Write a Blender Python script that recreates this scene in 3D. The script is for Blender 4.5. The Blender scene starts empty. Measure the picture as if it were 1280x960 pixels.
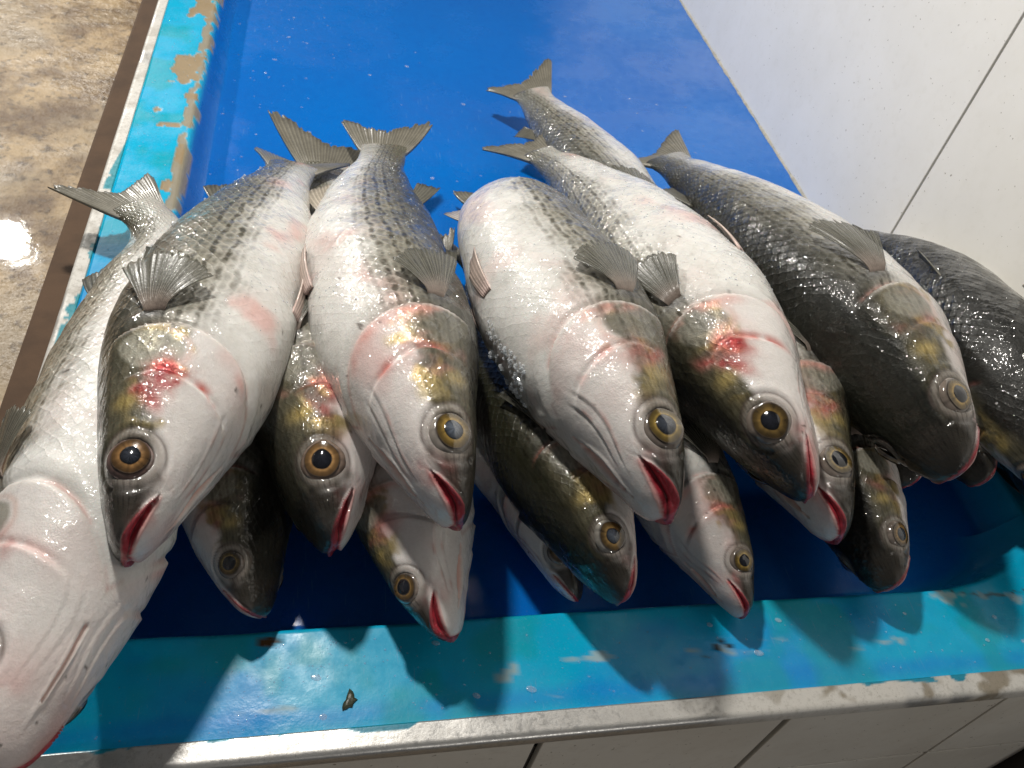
import bpy, math
import numpy as np

# ------------------------------------------------------------------ camera, world, lamps
scn = bpy.context.scene
col = scn.collection
cam_d = bpy.data.cameras.new('camera')
cam = bpy.data.objects.new('camera', cam_d); col.objects.link(cam)
cam_d.sensor_width = 36.0
cam_d.lens = 36.0 * 1032.79 / 1280.0
cam_d.clip_start = 0.02; cam_d.clip_end = 60.0
from mathutils import Matrix, Vector
CX = (0.97796214, -0.1419968, 0.15305866)       # camera right, in the world
CY = (-0.00248165, -0.74095589, -0.67154911)    # camera down
CZ = (0.20876754, 0.65636977, -0.7249792)       # camera forward
cam.matrix_world = Matrix(((CX[0], -CY[0], -CZ[0], 0.0), (CX[1], -CY[1], -CZ[1], 0.0),
                           (CX[2], -CY[2], -CZ[2], 0.60), (0, 0, 0, 1)))
cam_d.dof.use_dof = True
cam_d.dof.focus_distance = 0.66
cam_d.dof.aperture_fstop = 16.0
scn.camera = cam

world = bpy.data.worlds.new('World'); scn.world = world
world.use_nodes = True
bgn = world.node_tree.nodes['Background']
bgn.inputs['Color'].default_value = (0.95, 0.97, 1.0, 1)
bgn.inputs['Strength'].default_value = 0.07

def lamp(name, loc, power, radius, color):
    d = bpy.data.lights.new(name, 'POINT'); d.energy = power; d.shadow_soft_size = radius; d.color = color
    o = bpy.data.objects.new(name, d); col.objects.link(o); o.location = loc
    return o
lamp('stall_lamp', (-0.16, 0.98, 1.25), 59.0, 0.045, (1.0, 0.955, 0.88))
lamp('hall_lamp', (-2.3, 5.4, 2.0), 600.0, 0.06, (1.0, 0.965, 0.90))
lamp('aisle_lamp', (0.9, -2.8, 0.85), 42.0, 0.06, (1.0, 0.96, 0.90))

scn.view_settings.view_transform = 'Standard'
scn.view_settings.look = 'None'
scn.view_settings.exposure = 0.0
scn.view_settings.gamma = 1.0
scn.view_settings.use_curve_mapping = False
scn.cycles.max_bounces = 6
scn.cycles.transparent_max_bounces = 8

# ------------------------------------------------------------------ small tools
def ss(a, b, x):
    t = np.clip((x - a) / (b - a), 0, 1); return t * t * (3 - 2 * t)
def mixc(c, k, m):
    return c * (1 - m[..., None]) + np.asarray(k, float) * m[..., None]
def gs(x, s): return np.exp(-(x / s) ** 2)

def hash3(i, j, k, seed):
    n = (i.astype(np.int64) * 73856093) ^ (j.astype(np.int64) * 19349663) ^ (k.astype(np.int64) * 83492791) ^ (seed * 2654435761 & 0x7fffffff)
    n = n & 0x7fffffff
    n = (n ^ (n >> 13)) * 1274126177 & 0x7fffffff
    n = (n ^ (n >> 16)) * 668265263 & 0x7fffffff
    return ((n ^ (n >> 15)) & 0xffff) / 65535.0
def vnoise(P, freq, seed=0):
    q = np.asarray(P, float) * freq + 1000.0
    i = np.floor(q); f = q - i; f = f * f * (3 - 2 * f); i = i.astype(np.int64)
    r = 0
    for a in (0, 1):
        wa = f[..., 0] if a else 1 - f[..., 0]
        for b in (0, 1):
            wb = f[..., 1] if b else 1 - f[..., 1]
            for c in (0, 1):
                wc = f[..., 2] if c else 1 - f[..., 2]
                r = r + wa * wb * wc * hash3(i[..., 0] + a, i[..., 1] + b, i[..., 2] + c, seed)
    return r
def fbm(P, freq, seed=0, oc=3):
    r = 0; a = 1; t = 0
    for o in range(oc):
        r = r + a * vnoise(P, freq * 2 ** o, seed + o * 17); t += a; a *= 0.5
    return r / t

def new_mesh(name, V, faces, cols=None, extra=None, uv=None, smooth=True, mat=None):
    """V (n,3); faces list of int arrays shaped (m,k)."""
    me = bpy.data.meshes.new(name)
    V = np.ascontiguousarray(V, np.float32)
    me.vertices.add(len(V)); me.vertices.foreach_set('co', V.ravel())
    loops = np.concatenate([np.asarray(f).ravel() for f in faces]).astype(np.int32)
    tot = np.concatenate([np.full(len(f), np.asarray(f).shape[1]) for f in faces]).astype(np.int32)
    start = np.concatenate([[0], np.cumsum(tot)[:-1]]).astype(np.int32)
    me.loops.add(len(loops)); me.loops.foreach_set('vertex_index', loops)
    me.polygons.add(len(tot)); me.polygons.foreach_set('loop_start', start); me.polygons.foreach_set('loop_total', tot)
    me.polygons.foreach_set('use_smooth', np.full(len(tot), smooth, bool))
    def attr(nm, C):
        a = me.color_attributes.new(nm, 'FLOAT_COLOR', 'POINT')
        C4 = np.ones((len(V), 4), np.float32); C4[:, :3] = np.asarray(C).reshape(-1, 3)
        a.data.foreach_set('color', C4.ravel())
    if cols is not None: attr('Col', np.clip(cols, 0, 1))
    if extra is not None: attr('Ext', extra)
    if uv is not None:
        l = me.uv_layers.new(name='suv'); l.data.foreach_set('uv', np.ascontiguousarray(uv, np.float32).ravel())
    me.update(calc_edges=True); me.validate()
    if mat: me.materials.append(mat)
    return me
def add(name, me, parent=None, loc=None):
    o = bpy.data.objects.new(name, me); col.objects.link(o)
    if loc is not None: o.location = loc
    if parent is not None: o.parent = parent
    return o
def empty(name, loc, label, cat, group=None):
    o = bpy.data.objects.new(name, None); col.objects.link(o); o.location = loc
    o.empty_display_size = 0.02
    o['label'] = label; o['category'] = cat
    if group: o['group'] = group
    return o
def grid_faces(nu, nv, wrap=False):
    i = np.arange(nu - 1)[:, None]; j = np.arange(nv if wrap else nv - 1)[None, :]
    jn = (j + 1) % nv
    a = i * nv + j; b = i * nv + jn; c = (i + 1) * nv + jn; d = (i + 1) * nv + j
    return np.stack([a, b, c, d], -1).reshape(-1, 4)
def box_mesh(name, x0, x1, y0, y1, z0, z1, bev, mat):
    import bmesh
    bm = bmesh.new(); bmesh.ops.create_cube(bm, size=1.0)
    for v in bm.verts:
        v.co = ((x0 + x1) / 2 + v.co.x * (x1 - x0), (y0 + y1) / 2 + v.co.y * (y1 - y0), (z0 + z1) / 2 + v.co.z * (z1 - z0))
    if bev: bmesh.ops.bevel(bm, geom=bm.edges[:], offset=bev, segments=2, affect='EDGES', profile=0.6)
    me = bpy.data.meshes.new(name); bm.to_mesh(me); bm.free(); me.materials.append(mat); return me

# ------------------------------------------------------------------ materials
class N:
    def __init__(s, name):
        s.m = bpy.data.materials.new(name); s.m.use_nodes = True
        s.t = s.m.node_tree; s.n = s.t.nodes; s.p = s.n['Principled BSDF']; s.out = s.n['Material Output']
    def node(s, typ, **kw):
        n = s.n.new(typ)
        for k, v in kw.items(): setattr(n, k, v)
        return n
    def link(s, a, b): s.t.links.new(a, b)
    def math(s, op, a, b=None, c=None, clamp=False):
        n = s.n.new('ShaderNodeMath'); n.operation = op; n.use_clamp = clamp
        for k, v in enumerate((a, b, c)):
            if v is None: continue
            if isinstance(v, (int, float)): n.inputs[k].default_value = v
            else: s.link(v, n.inputs[k])
        return n.outputs[0]
    def vmath(s, op, a, b=None):
        n = s.n.new('ShaderNodeVectorMath'); n.operation = op
        for k, v in enumerate((a, b)):
            if v is None: continue
            if isinstance(v, tuple): n.inputs[k].default_value = v
            elif isinstance(v, (int, float)): n.inputs[3].default_value = v
            else: s.link(v, n.inputs[k])
        return n.outputs['Value'] if op in ('LENGTH', 'DOT_PRODUCT', 'DISTANCE') else n.outputs['Vector']
    def noise(s, vec, scale, detail=3, rough=.55, out='Fac'):
        n = s.n.new('ShaderNodeTexNoise'); n.inputs['Scale'].default_value = scale
        n.inputs['Detail'].default_value = detail; n.inputs['Roughness'].default_value = rough
        if vec is not None: s.link(vec, n.inputs['Vector'])
        return n.outputs[out]
    def ramp(s, fac, lo, hi, a=0.0, b=1.0):
        n = s.n.new('ShaderNodeMapRange'); n.interpolation_type = 'SMOOTHSTEP'
        s.link(fac, n.inputs[0])
        for k, v in zip((1, 2, 3, 4), (lo, hi, a, b)):
            if isinstance(v, (int, float)): n.inputs[k].default_value = v
            else: s.link(v, n.inputs[k])
        return n.outputs[0]
    def mix(s, fac, a, b, mode='MIX'):
        n = s.n.new('ShaderNodeMix'); n.data_type = 'RGBA'; n.blend_type = mode
        for sock, v in ((n.inputs[0], fac), (n.inputs[6], a), (n.inputs[7], b)):
            if isinstance(v, (int, float)): sock.default_value = v
            elif isinstance(v, tuple): sock.default_value = (*v, 1)
            else: s.link(v, sock)
        return n.outputs[2]
    def bump(s, h, strength, dist, normal=None):
        n = s.n.new('ShaderNodeBump'); n.inputs['Strength'].default_value = strength; n.inputs['Distance'].default_value = dist
        s.link(h, n.inputs['Height'])
        if normal is not None: s.link(normal, n.inputs['Normal'])
        return n.outputs[0]
    def set(s, **kw):
        for k, v in kw.items():
            sock = s.p.inputs[k.replace('_', ' ')]
            if isinstance(v, (int, float)): sock.default_value = v
            elif isinstance(v, tuple): sock.default_value = (*v, 1) if len(v) == 3 and sock.type == 'RGBA' else v
            else: s.link(v, sock)
    def attr(s, nm):
        n = s.n.new('ShaderNodeAttribute'); n.attribute_name = nm; return n
    def obj(s):
        return s.n.new('ShaderNodeTexCoord').outputs['Object']
    def geo(s):
        return s.n.new('ShaderNodeNewGeometry').outputs['Position']

def mat_skin():
    k = N('fish_skin')
    C = k.attr('Col').outputs['Color']
    E = k.node('ShaderNodeSeparateColor'); k.link(k.attr('Ext').outputs['Color'], E.inputs[0])
    scl, pat, gold = E.outputs[0], E.outputs[1], E.outputs[2]
    pos = k.geo()
    uvn = k.node('ShaderNodeUVMap'); uvn.uv_map = 'suv'
    nz = k.noise(pos, 45, 2, .5, 'Color')
    off = k.vmath('SCALE', k.vmath('SUBTRACT', nz, (.5, .5, .5)), .9)
    p = k.vmath('ADD', uvn.outputs[0], off)
    def cell(q):
        f = k.vmath('SUBTRACT', k.vmath('FRACTION', q), (.5, .5, 0))
        sp = k.node('ShaderNodeSeparateXYZ'); k.link(f, sp.inputs[0])
        cb = k.node('ShaderNodeCombineXYZ'); k.link(sp.outputs[0], cb.inputs[0]); k.link(sp.outputs[1], cb.inputs[1])
        c2 = k.node('ShaderNodeCombineXYZ'); k.link(k.math('MULTIPLY', sp.outputs[0], .55), c2.inputs[0]); k.link(k.math('MULTIPLY', sp.outputs[1], 1.55), c2.inputs[1])
        return k.vmath('LENGTH', cb.outputs[0]), sp.outputs[0], k.vmath('LENGTH', c2.outputs[0])
    d1, x1, e1 = cell(p)
    d2, x2, e2 = cell(k.vmath('ADD', p, (.5, .5, 0)))
    first = k.math('LESS_THAN', d1, d2)
    d = k.math('MINIMUM', d1, d2)
    mx = k.n.new('ShaderNodeMix'); k.link(first, mx.inputs[0]); k.link(x2, mx.inputs[2]); k.link(x1, mx.inputs[3])
    x = mx.outputs[0]                                           # -.5 front .. +.5 rear of the scale
    # scale profile: rises to the rear, drops at its round rim
    h = k.math('SUBTRACT', k.math('MULTIPLY', x, .55), k.math('POWER', k.math('MULTIPLY', d, 1.75), 4.0))
    # dark pigment: a streak along the middle of each row
    rowv = k.node('ShaderNodeSeparateXYZ'); k.link(p, rowv.inputs[0])
    rv = k.math('ABSOLUTE', k.math('SUBTRACT', k.math('FRACT', k.math('MULTIPLY', rowv.outputs[1], 1.0)), .5))
    streak = k.ramp(k.math('ADD', k.math('MINIMUM', e1, e2), k.math('MULTIPLY', x, .10)), .46, .10)
    streak = k.math('MULTIPLY', streak, k.ramp(k.noise(pos, 170, 3), .22, .5))
    sp_ = k.node('ShaderNodeSeparateXYZ'); k.link(p, sp_.inputs[0])
    cv = k.node('ShaderNodeCombineXYZ'); k.link(k.math('MULTIPLY', sp_.outputs[0], 1.0), cv.inputs[0]); k.link(k.math('MULTIPLY', sp_.outputs[1], .9), cv.inputs[1])
    line = k.math('MULTIPLY', k.ramp(rv, .34, .06), k.ramp(k.noise(cv.outputs[0], 1.3, 2, .6), .36, .58))
    rim = k.ramp(d, .38, .5)
    fine = k.noise(pos, 420, 3, .6)
    mott = k.noise(pos, 95, 4, .6)
    dark = k.math('MULTIPLY', pat, k.math('ADD', k.math('ADD', k.math('MULTIPLY', streak, .34), k.math('MULTIPLY', line, .55)), k.math('ADD', k.math('MULTIPLY', k.ramp(mott, .45, .7), .35), k.math('MULTIPLY', k.ramp(d, .30, .05), .18))), clamp=True)
    c1 = k.mix(dark, C, k.mix(1.0, C, (.20, .19, .16), 'MULTIPLY'))
    c1 = k.mix(k.math('MULTIPLY', k.math('MULTIPLY', rim, scl), .05), c1, k.mix(1.0, c1, (1.5, 1.5, 1.45), 'MULTIPLY'))
    c1 = k.mix(k.ramp(fine, .3, .75, 0, .22), c1, k.mix(1.0, c1, (.72, .70, .66), 'MULTIPLY'))
    k.set(Base_Color=c1)
    wet = k.noise(pos, 60, 3, .5)
    k.set(Roughness=k.ramp(wet, .35, .7, .34, .5), Metallic=k.math('MULTIPLY', gold, .32), Specular_IOR_Level=.28,
          Coat_Weight=k.ramp(wet, .3, .65, 1.0, .38), Coat_Roughness=.06)
    hh = k.math('MULTIPLY', h, scl)
    b1 = k.bump(hh, .55, .0024)
    hh2 = k.math('ADD', k.math('MULTIPLY', k.noise(pos, 260, 3, .6), .6), k.math('MULTIPLY', k.noise(pos, 900, 2, .6), .35))
    b2 = k.bump(hh2, .45, .0013, b1)
    k.set(Normal=b2)
    bc = k.bump(k.math('ADD', k.noise(pos, 95, 1, .5), k.math('MULTIPLY', k.noise(pos, 330, 1, .5), .30)), .7, .0040, b1)
    k.link(bc, k.p.inputs['Coat Normal'])
    k.set(Subsurface_Weight=.06, Subsurface_Radius=(.006, .002, .0012), Subsurface_Scale=1.0)
    return k.m

def mat_fin():
    k = N('fish_fin')
    C = k.attr('Col').outputs['Color']; pos = k.geo()
    nz = k.noise(pos, 300, 3)
    k.set(Base_Color=k.mix(k.ramp(nz, .35, .7, 0, .35), C, k.mix(1.0, C, (.5, .5, .48), 'MULTIPLY')), Roughness=.34, Coat_Weight=.18, Coat_Roughness=.10)
    k.set(Normal=k.bump(k.noise(pos, 420, 2), .3, .0008))
    al = k.node('ShaderNodeSeparateColor'); k.link(k.attr('Ext').outputs['Color'], al.inputs[0])
    k.set(Alpha=al.outputs[0])
    return k.m

def mat_vcol(name, rough, coat=0.0, spec=.5, bumps=None, sss=0):
    k = N(name)
    k.set(Base_Color=k.attr('Col').outputs['Color'], Roughness=rough, Coat_Weight=coat, Coat_Roughness=.03, Specular_IOR_Level=spec)
    if bumps: k.set(Normal=k.bump(k.noise(k.geo(), bumps[0], 3), bumps[1], bumps[2]))
    return k.m

def mat_paint():
    """tray paint: colour and gloss from the mesh, plus fine scratches, stains and orange peel"""
    k = N('tray_paint'); pos = k.geo()
    C = k.attr('Col').outputs['Color']
    E = k.node('ShaderNodeSeparateColor'); k.link(k.attr('Ext').outputs['Color'], E.inputs[0])
    n1 = k.noise(pos, 70, 5, .65); n2 = k.noise(pos, 600, 3, .6)
    c = k.mix(k.ramp(n1, .42, .75, 0, .30), C, k.mix(1.0, C, (.55, .68, .82), 'MULTIPLY'))
    mp = k.node('ShaderNodeMapping'); mp.inputs['Scale'].default_value = (1.0, .07, 1.0); mp.inputs['Rotation'].default_value = (0, 0, .35); k.link(pos, mp.inputs[0])
    n4 = k.noise(mp.outputs[0], 520, 2, .5); n5 = k.noise(pos, 5, 3, .6)
    c = k.mix(k.ramp(n2, .58, .75, 0, .16), c, (.35, .50, .52))
    c = k.mix(k.math('MULTIPLY', k.ramp(n4, .66, .74, 0, .30), k.ramp(n5, .42, .6)), c, (.20, .38, .62))
    k.set(Base_Color=c)
    r = k.math('ADD', E.outputs[0], k.math('ADD', k.ramp(n1, .3, .75, -.04, .10), k.ramp(n5, .40, .58, -.12, .12)))
    k.set(Roughness=r, Metallic=E.outputs[1], Coat_Weight=.0, Specular_IOR_Level=.30)
    hgt = k.math('ADD', k.math('MULTIPLY', k.noise(pos, 38, 2), .8), k.math('MULTIPLY', k.noise(pos, 330, 3), .18))
    k.set(Normal=k.bump(hgt, .22, .0022))
    return k.m

def mat_metal():
    k = N('trim_metal'); pos = k.geo()
    C = k.attr('Col').outputs['Color']
    E = k.node('ShaderNodeSeparateColor'); k.link(k.attr('Ext').outputs['Color'], E.inputs[0])
    n1 = k.noise(pos, 240, 5, .7); n2 = k.noise(pos, 900, 2)
    c = k.mix(k.ramp(n1, .48, .68, 0, .35), C, k.mix(1.0, C, (.42, .40, .36), 'MULTIPLY'))
    c = k.mix(k.ramp(n2, .66, .72, 0, .5), c, (.12, .10, .08))
    k.set(Base_Color=c, Metallic=E.outputs[1], Roughness=k.math('ADD', E.outputs[0], k.ramp(n1, .3, .7, -.08, .12)))
    k.set(Normal=k.bump(k.math('ADD', n1, k.math('MULTIPLY', n2, .2)), .22, .0006))
    return k.m

def mat_tile(name, base, grime, rough):
    k = N(name); pos = k.geo()
    oi = k.node('ShaderNodeObjectInfo')
    n1 = k.noise(pos, 7, 5, .6); n2 = k.noise(pos, 75, 4, .6); n3 = k.noise(pos, 210, 2, .5)
    c = k.mix(k.ramp(n1, .35, .7, 0, .45), base, grime)
    c = k.mix(k.ramp(n2, .50, .78, 0, .40), c, grime)
    c = k.mix(k.ramp(n3, .715, .75, 0, .75), c, (.16, .12, .075))
    c = k.mix(k.math('MULTIPLY', oi.outputs['Random'], .18), c, grime)
    k.set(Base_Color=c, Roughness=k.ramp(n2, .3, .75, rough, rough + .10), Coat_Weight=.0)
    k.set(Normal=k.bump(k.math('ADD', k.noise(pos, 3, 2), k.math('MULTIPLY', n2, .02)), .10, .006))
    return k.m

def mat_floor():
    k = N('wet_stone'); pos = k.geo()
    n0 = k.noise(pos, 1.6, 4, .6); n1 = k.noise(pos, 6, 7, .68); n2 = k.noise(pos, 28, 5, .7); n3 = k.noise(pos, 90, 3, .6)
    c = k.mix(k.ramp(n1, .36, .62), (.24, .140, .062), (.74, .53, .29))
    c = k.mix(k.ramp(n0, .48, .62, 0, .75), c, (.56, .44, .29))
    c = k.mix(k.ramp(n2, .52, .66, 0, .85), c, (.13, .08, .04))
    c = k.mix(k.ramp(n3, .60, .72, 0, .35), c, (.55, .47, .35))
    k.set(Base_Color=c)
    pud = k.ramp(k.noise(pos, 2.3, 4, .55), .43, .56)
    k.set(Roughness=k.ramp(pud, 0, 1, .5, .3), Coat_Weight=k.math('MULTIPLY', pud, .55), Coat_Roughness=.04)
    hh = k.math('ADD', k.math('MULTIPLY', n1, 1.0), k.math('ADD', k.math('MULTIPLY', n2, .5), k.math('MULTIPLY', n3, .12)))
    k.set(Normal=k.bump(hh, .55, .02))
    bc = k.bump(k.math('ADD', k.noise(pos, 9, 3), k.math('MULTIPLY', n2, .3)), .10, .006); k.link(bc, k.p.inputs['Coat Normal'])
    return k.m

def mat_plain(name, base, rough, var=.3, scale=40, metallic=0.0):
    k = N(name); pos = k.geo()
    n = k.noise(pos, scale, 5, .65)
    k.set(Base_Color=k.mix(k.ramp(n, .35, .7, 0, var), base, tuple(v * .45 for v in base)), Roughness=rough, Metallic=metallic)
    k.set(Normal=k.bump(n, .3, .002))
    return k.m
def mat_water(name, rough=.03, clear=.82, tint=(.92, .96, 1.0)):
    """thin clear beads: mostly see-through with a sharp glossy skin"""
    k = N(name)
    tr = k.node('ShaderNodeBsdfTransparent'); tr.inputs[0].default_value = (*tint, 1)
    gl = k.node('ShaderNodeBsdfGlossy'); gl.inputs['Roughness'].default_value = rough
    df = k.node('ShaderNodeBsdfDiffuse'); df.inputs[0].default_value = (.85, .9, .95, 1)
    m1 = k.node('ShaderNodeMixShader'); m1.inputs[0].default_value = .75
    k.link(gl.outputs[0], m1.inputs[1]); k.link(df.outputs[0], m1.inputs[2])
    m2 = k.node('ShaderNodeMixShader'); m2.inputs[0].default_value = clear
    k.link(m1.outputs[0], m2.inputs[1]); k.link(tr.outputs[0], m2.inputs[2])
    k.link(m2.outputs[0], k.out.inputs[0]); return k.m

M_SKIN = mat_skin(); M_FIN = mat_fin()
M_EYE = mat_vcol('eye_surface', .12, 1.0, .5, (500, .12, .0006))
M_PAINT = mat_paint(); M_METAL = mat_metal()
M_TILE = mat_tile('front_tile', (.82, .79, .72), (.60, .55, .47), .30)
M_WTILE = mat_tile('wall_tile', (.84, .825, .79), (.74, .72, .67), .36)
M_GROUT = mat_plain('dark_grout', (.035, .030, .025), .85)
M_LGROUT = mat_plain('pale_grout', (.52, .49, .42), .8, .6, 120)
M_FLOOR = mat_floor()
M_WOOD = mat_plain('brown_paint', (.105, .058, .030), .85, .5, 25)
M_DROP = mat_water('water'); M_ICE = mat_water('ice', .10, .55, (1, 1, 1))
M_SCALE = mat_water('loose_scale', .15, .74, (.95, .97, 1.0))
M_SCRAP = mat_plain('scrap', (.05, .06, .035), .35, .5, 200)

# ------------------------------------------------------------------ the counter: tray, trims, tiles
DEP = 0.040; WALLX = 0.685
counter = empty('fish_counter', (0.2, 0.9, -0.86), 'blue painted fish counter with turquoise rim, metal edge and tiled front', 'counter')
CL = np.array(counter.location)
HX0, HX1, HY0, HY1 = -0.178, 0.664, 0.294, 2.30          # the sunken part of the tray

def tray():
    xs = np.unique(np.concatenate([np.arange(-.247, -.150, .0018), np.arange(-.150, .46, .006), np.arange(.46, WALLX - .0005, .0026), [WALLX - .0005]]).round(5))
    ys = np.unique(np.concatenate([np.arange(.217, .42, .0018), np.arange(.42, 1.45, .0036), np.arange(1.45, 2.3, .02), [2.3]]).round(5))
    X, Y = np.meshgrid(xs, ys, indexing='ij')
    P = np.stack([X, Y, 0 * X], -1)
    # signed distance inside the rounded opening (right front corner wide, left front corner tight)
    rc = np.where(X > .2, .075, .030)
    qx0 = X - HX0; qx1 = HX1 + .05 * 0 - X; qy = Y - HY0
    dx = np.minimum(qx0, qx1)
    # elliptical corner
    cx = np.clip(rc * np.where(X > .2, 2.0, 1.0) - dx, 0, None) / np.where(X > .2, 2.0, 1.0); cy = np.clip(rc - qy, 0, None)
    sd = np.where((cx > 0) & (cy > 0), rc - np.hypot(cx, cy), np.minimum(dx, qy))
    back = ss(.50, .62, Y)
    sd = np.where(X > .3, np.maximum(sd, (qx1 + .03) * back * 2), sd)      # the basin runs out to the wall at the back
    wob = (fbm(P, 14, 5) - .5) * .003
    prof = ss(-.002, .013, sd + wob)
    prof = .35 * prof + .65 * ss(-.001, .022, sd + wob)
    Z = -DEP * prof + (fbm(P, 9, 7) - .5) * .0016 * (1 - prof)
    # ---- colour
    inside = np.where(X > .46, ss(.002, .030, sd + wob * 2), ss(.001, .006, sd + wob))
    inside = np.where((X > .46) & (Y > .5), ss(.001, .006, sd + wob), inside)
    n1 = fbm(P, 9, 1, 4); n2 = fbm(P, 38, 2, 4); n3 = fbm(P, 150, 3, 3)
    turq = np.array([.003, .430, .700]); blue = np.array([.001, .220, .700]); deep = np.array([.000, .150, .560])
    colr = np.ones(X.shape + (3,)) * turq
    colr = mixc(colr, blue, ss(.50, .72, n1) * .55 * np.where(Y < .33, 1, .15))
    colr = mixc(colr, blue, ss(.012, .0, np.abs(Y - .228 - .010 * (n1 - .5))) * .45 * (Y < .3))
    colr = mixc(colr, (.004, .36, .42), ss(.52, .7, fbm(P, 22, 9, 3)) * .6)
    # the left rim is a brighter turquoise towards the back, blue near the front
    colr = mixc(colr, (.001, .215, .62), ss(.80, .60, Y) * ss(-.16, -.19, X) * ss(.30, .36, Y) * .85)
    colr = mixc(colr, deep, inside)
    colr = mixc(colr, (.02, .10, .42), inside * ss(.5, .75, fbm(P, 3.1, 21, 2)) * .35)
    rough = .33 + .0 * X; rough = np.where(inside > .5, .22, rough)
    met = 0 * X
    # white scuffs on the front ledge
    def blob(cx, cy, rx, ry, seed, fr=90, k=.5):
        d = np.hypot((X - cx) / rx, (Y - cy) / ry)
        return ss(.50, .66, (1 - d) * .34 + fbm(P, fr, seed, 5) * .78 - .06) * ss(1.25, .9, d)
    sc = np.zeros_like(X)
    for b in ((.310, .252, .050, .014, 31), (.345, .258, .022, .010, 32), (.455, .252, .050, .010, 33), (.129, .248, .014, .011, 35),
              (.200, .256, .030, .005, 36), (.520, .290, .060, .010, 37), (.590, .285, .06, .012, 38), (.165, .228, .02, .004, 39), (-.05, .235, .04, .006, 40)):
        sc = np.maximum(sc, blob(*b))
    sc = sc * (1 - inside)
    colr = mixc(colr, (.42, .50, .48), sc * .75); rough = rough + sc * .2
    # dark pits
    for (px, py, r) in ((.300, .256, .0028), (.313, .257, .0026), (.287, .250, .0024), (.306, .262, .0018)):
        m = ss(r, r * .5, np.hypot(X - px, (Y - py) * .8) + (n3 - .5) * .003); colr = mixc(colr, (.008, .008, .006), m); Z = Z - m * .0008
    # the crack on the right of the ledge
    m = gs(Y - .292 - .004 * np.sin(X * 40) - (n2 - .5) * .012, .0014) * ss(.49, .50, X) * (n3 > .42)
    colr = mixc(colr, (.06, .05, .03), m * .9)
    # rust patch at the lip
    m = ss(.48, .56, (1 - np.hypot((X + .052) / .024, (Y - .286) / .012)) * .5 + fbm(P, 120, 51, 3) * .42)
    colr = mixc(colr, (.10, .045, .012), m); rough = rough + m * .4
    # chipped paint on the left rim
    chip = np.zeros_like(X)
    for (cx, cy, rx, ry, sd_) in ((-.196, 1.335, .028, .075, 61), (-.199, 1.135, .033, .060, 62), (-.186, 1.06, .016, .014, 63), (-.222, 1.02, .009, .010, 64),
                                  (-.203, .985, .026, .007, 65), (-.192, .855, .010, .016, 66), (-.196, .815, .017, .010, 67), (-.188, .76, .012, .03, 68),
                                  (-.215, 1.47, .03, .05, 69), (-.184, .93, .006, .04, 70), (-.205, 1.62, .03, .07, 71)):
        d = np.maximum(np.abs(X - cx) / rx, np.abs(Y - cy) / ry)
        chip = np.maximum(chip, ss(.49, .52, (1 - d) * .55 + fbm(P, 55, sd_, 4) * .48))
    edge = ss(.56, .62, fbm(P, 45, 80, 4) + .22 * gs(sd + .004, .006)) * (X < -.16) * (sd > -.012) * (sd < .006) * (Y > .5)
    chip = np.maximum(chip, edge * .9) * (X < -.165) * (sd < .008)
    rimc = gs(chip - .5, .3) * (chip > .05)
    colr = mixc(colr, (.30, .215, .115), chip); colr = mixc(colr, (.55, .60, .55), rimc * .35)
    rough = rough + chip * .12; Z = Z - chip * .0007
    V = np.stack([X, Y, Z], -1)
    ext = np.stack([rough, met, 0 * X], -1)
    me = new_mesh('tray', V.reshape(-1, 3) - CL, [grid_faces(*X.shape)[:, ::-1]], colr.reshape(-1, 3), ext.reshape(-1, 3), mat=M_PAINT)
    add('tray', me, counter)
tray()

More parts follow.
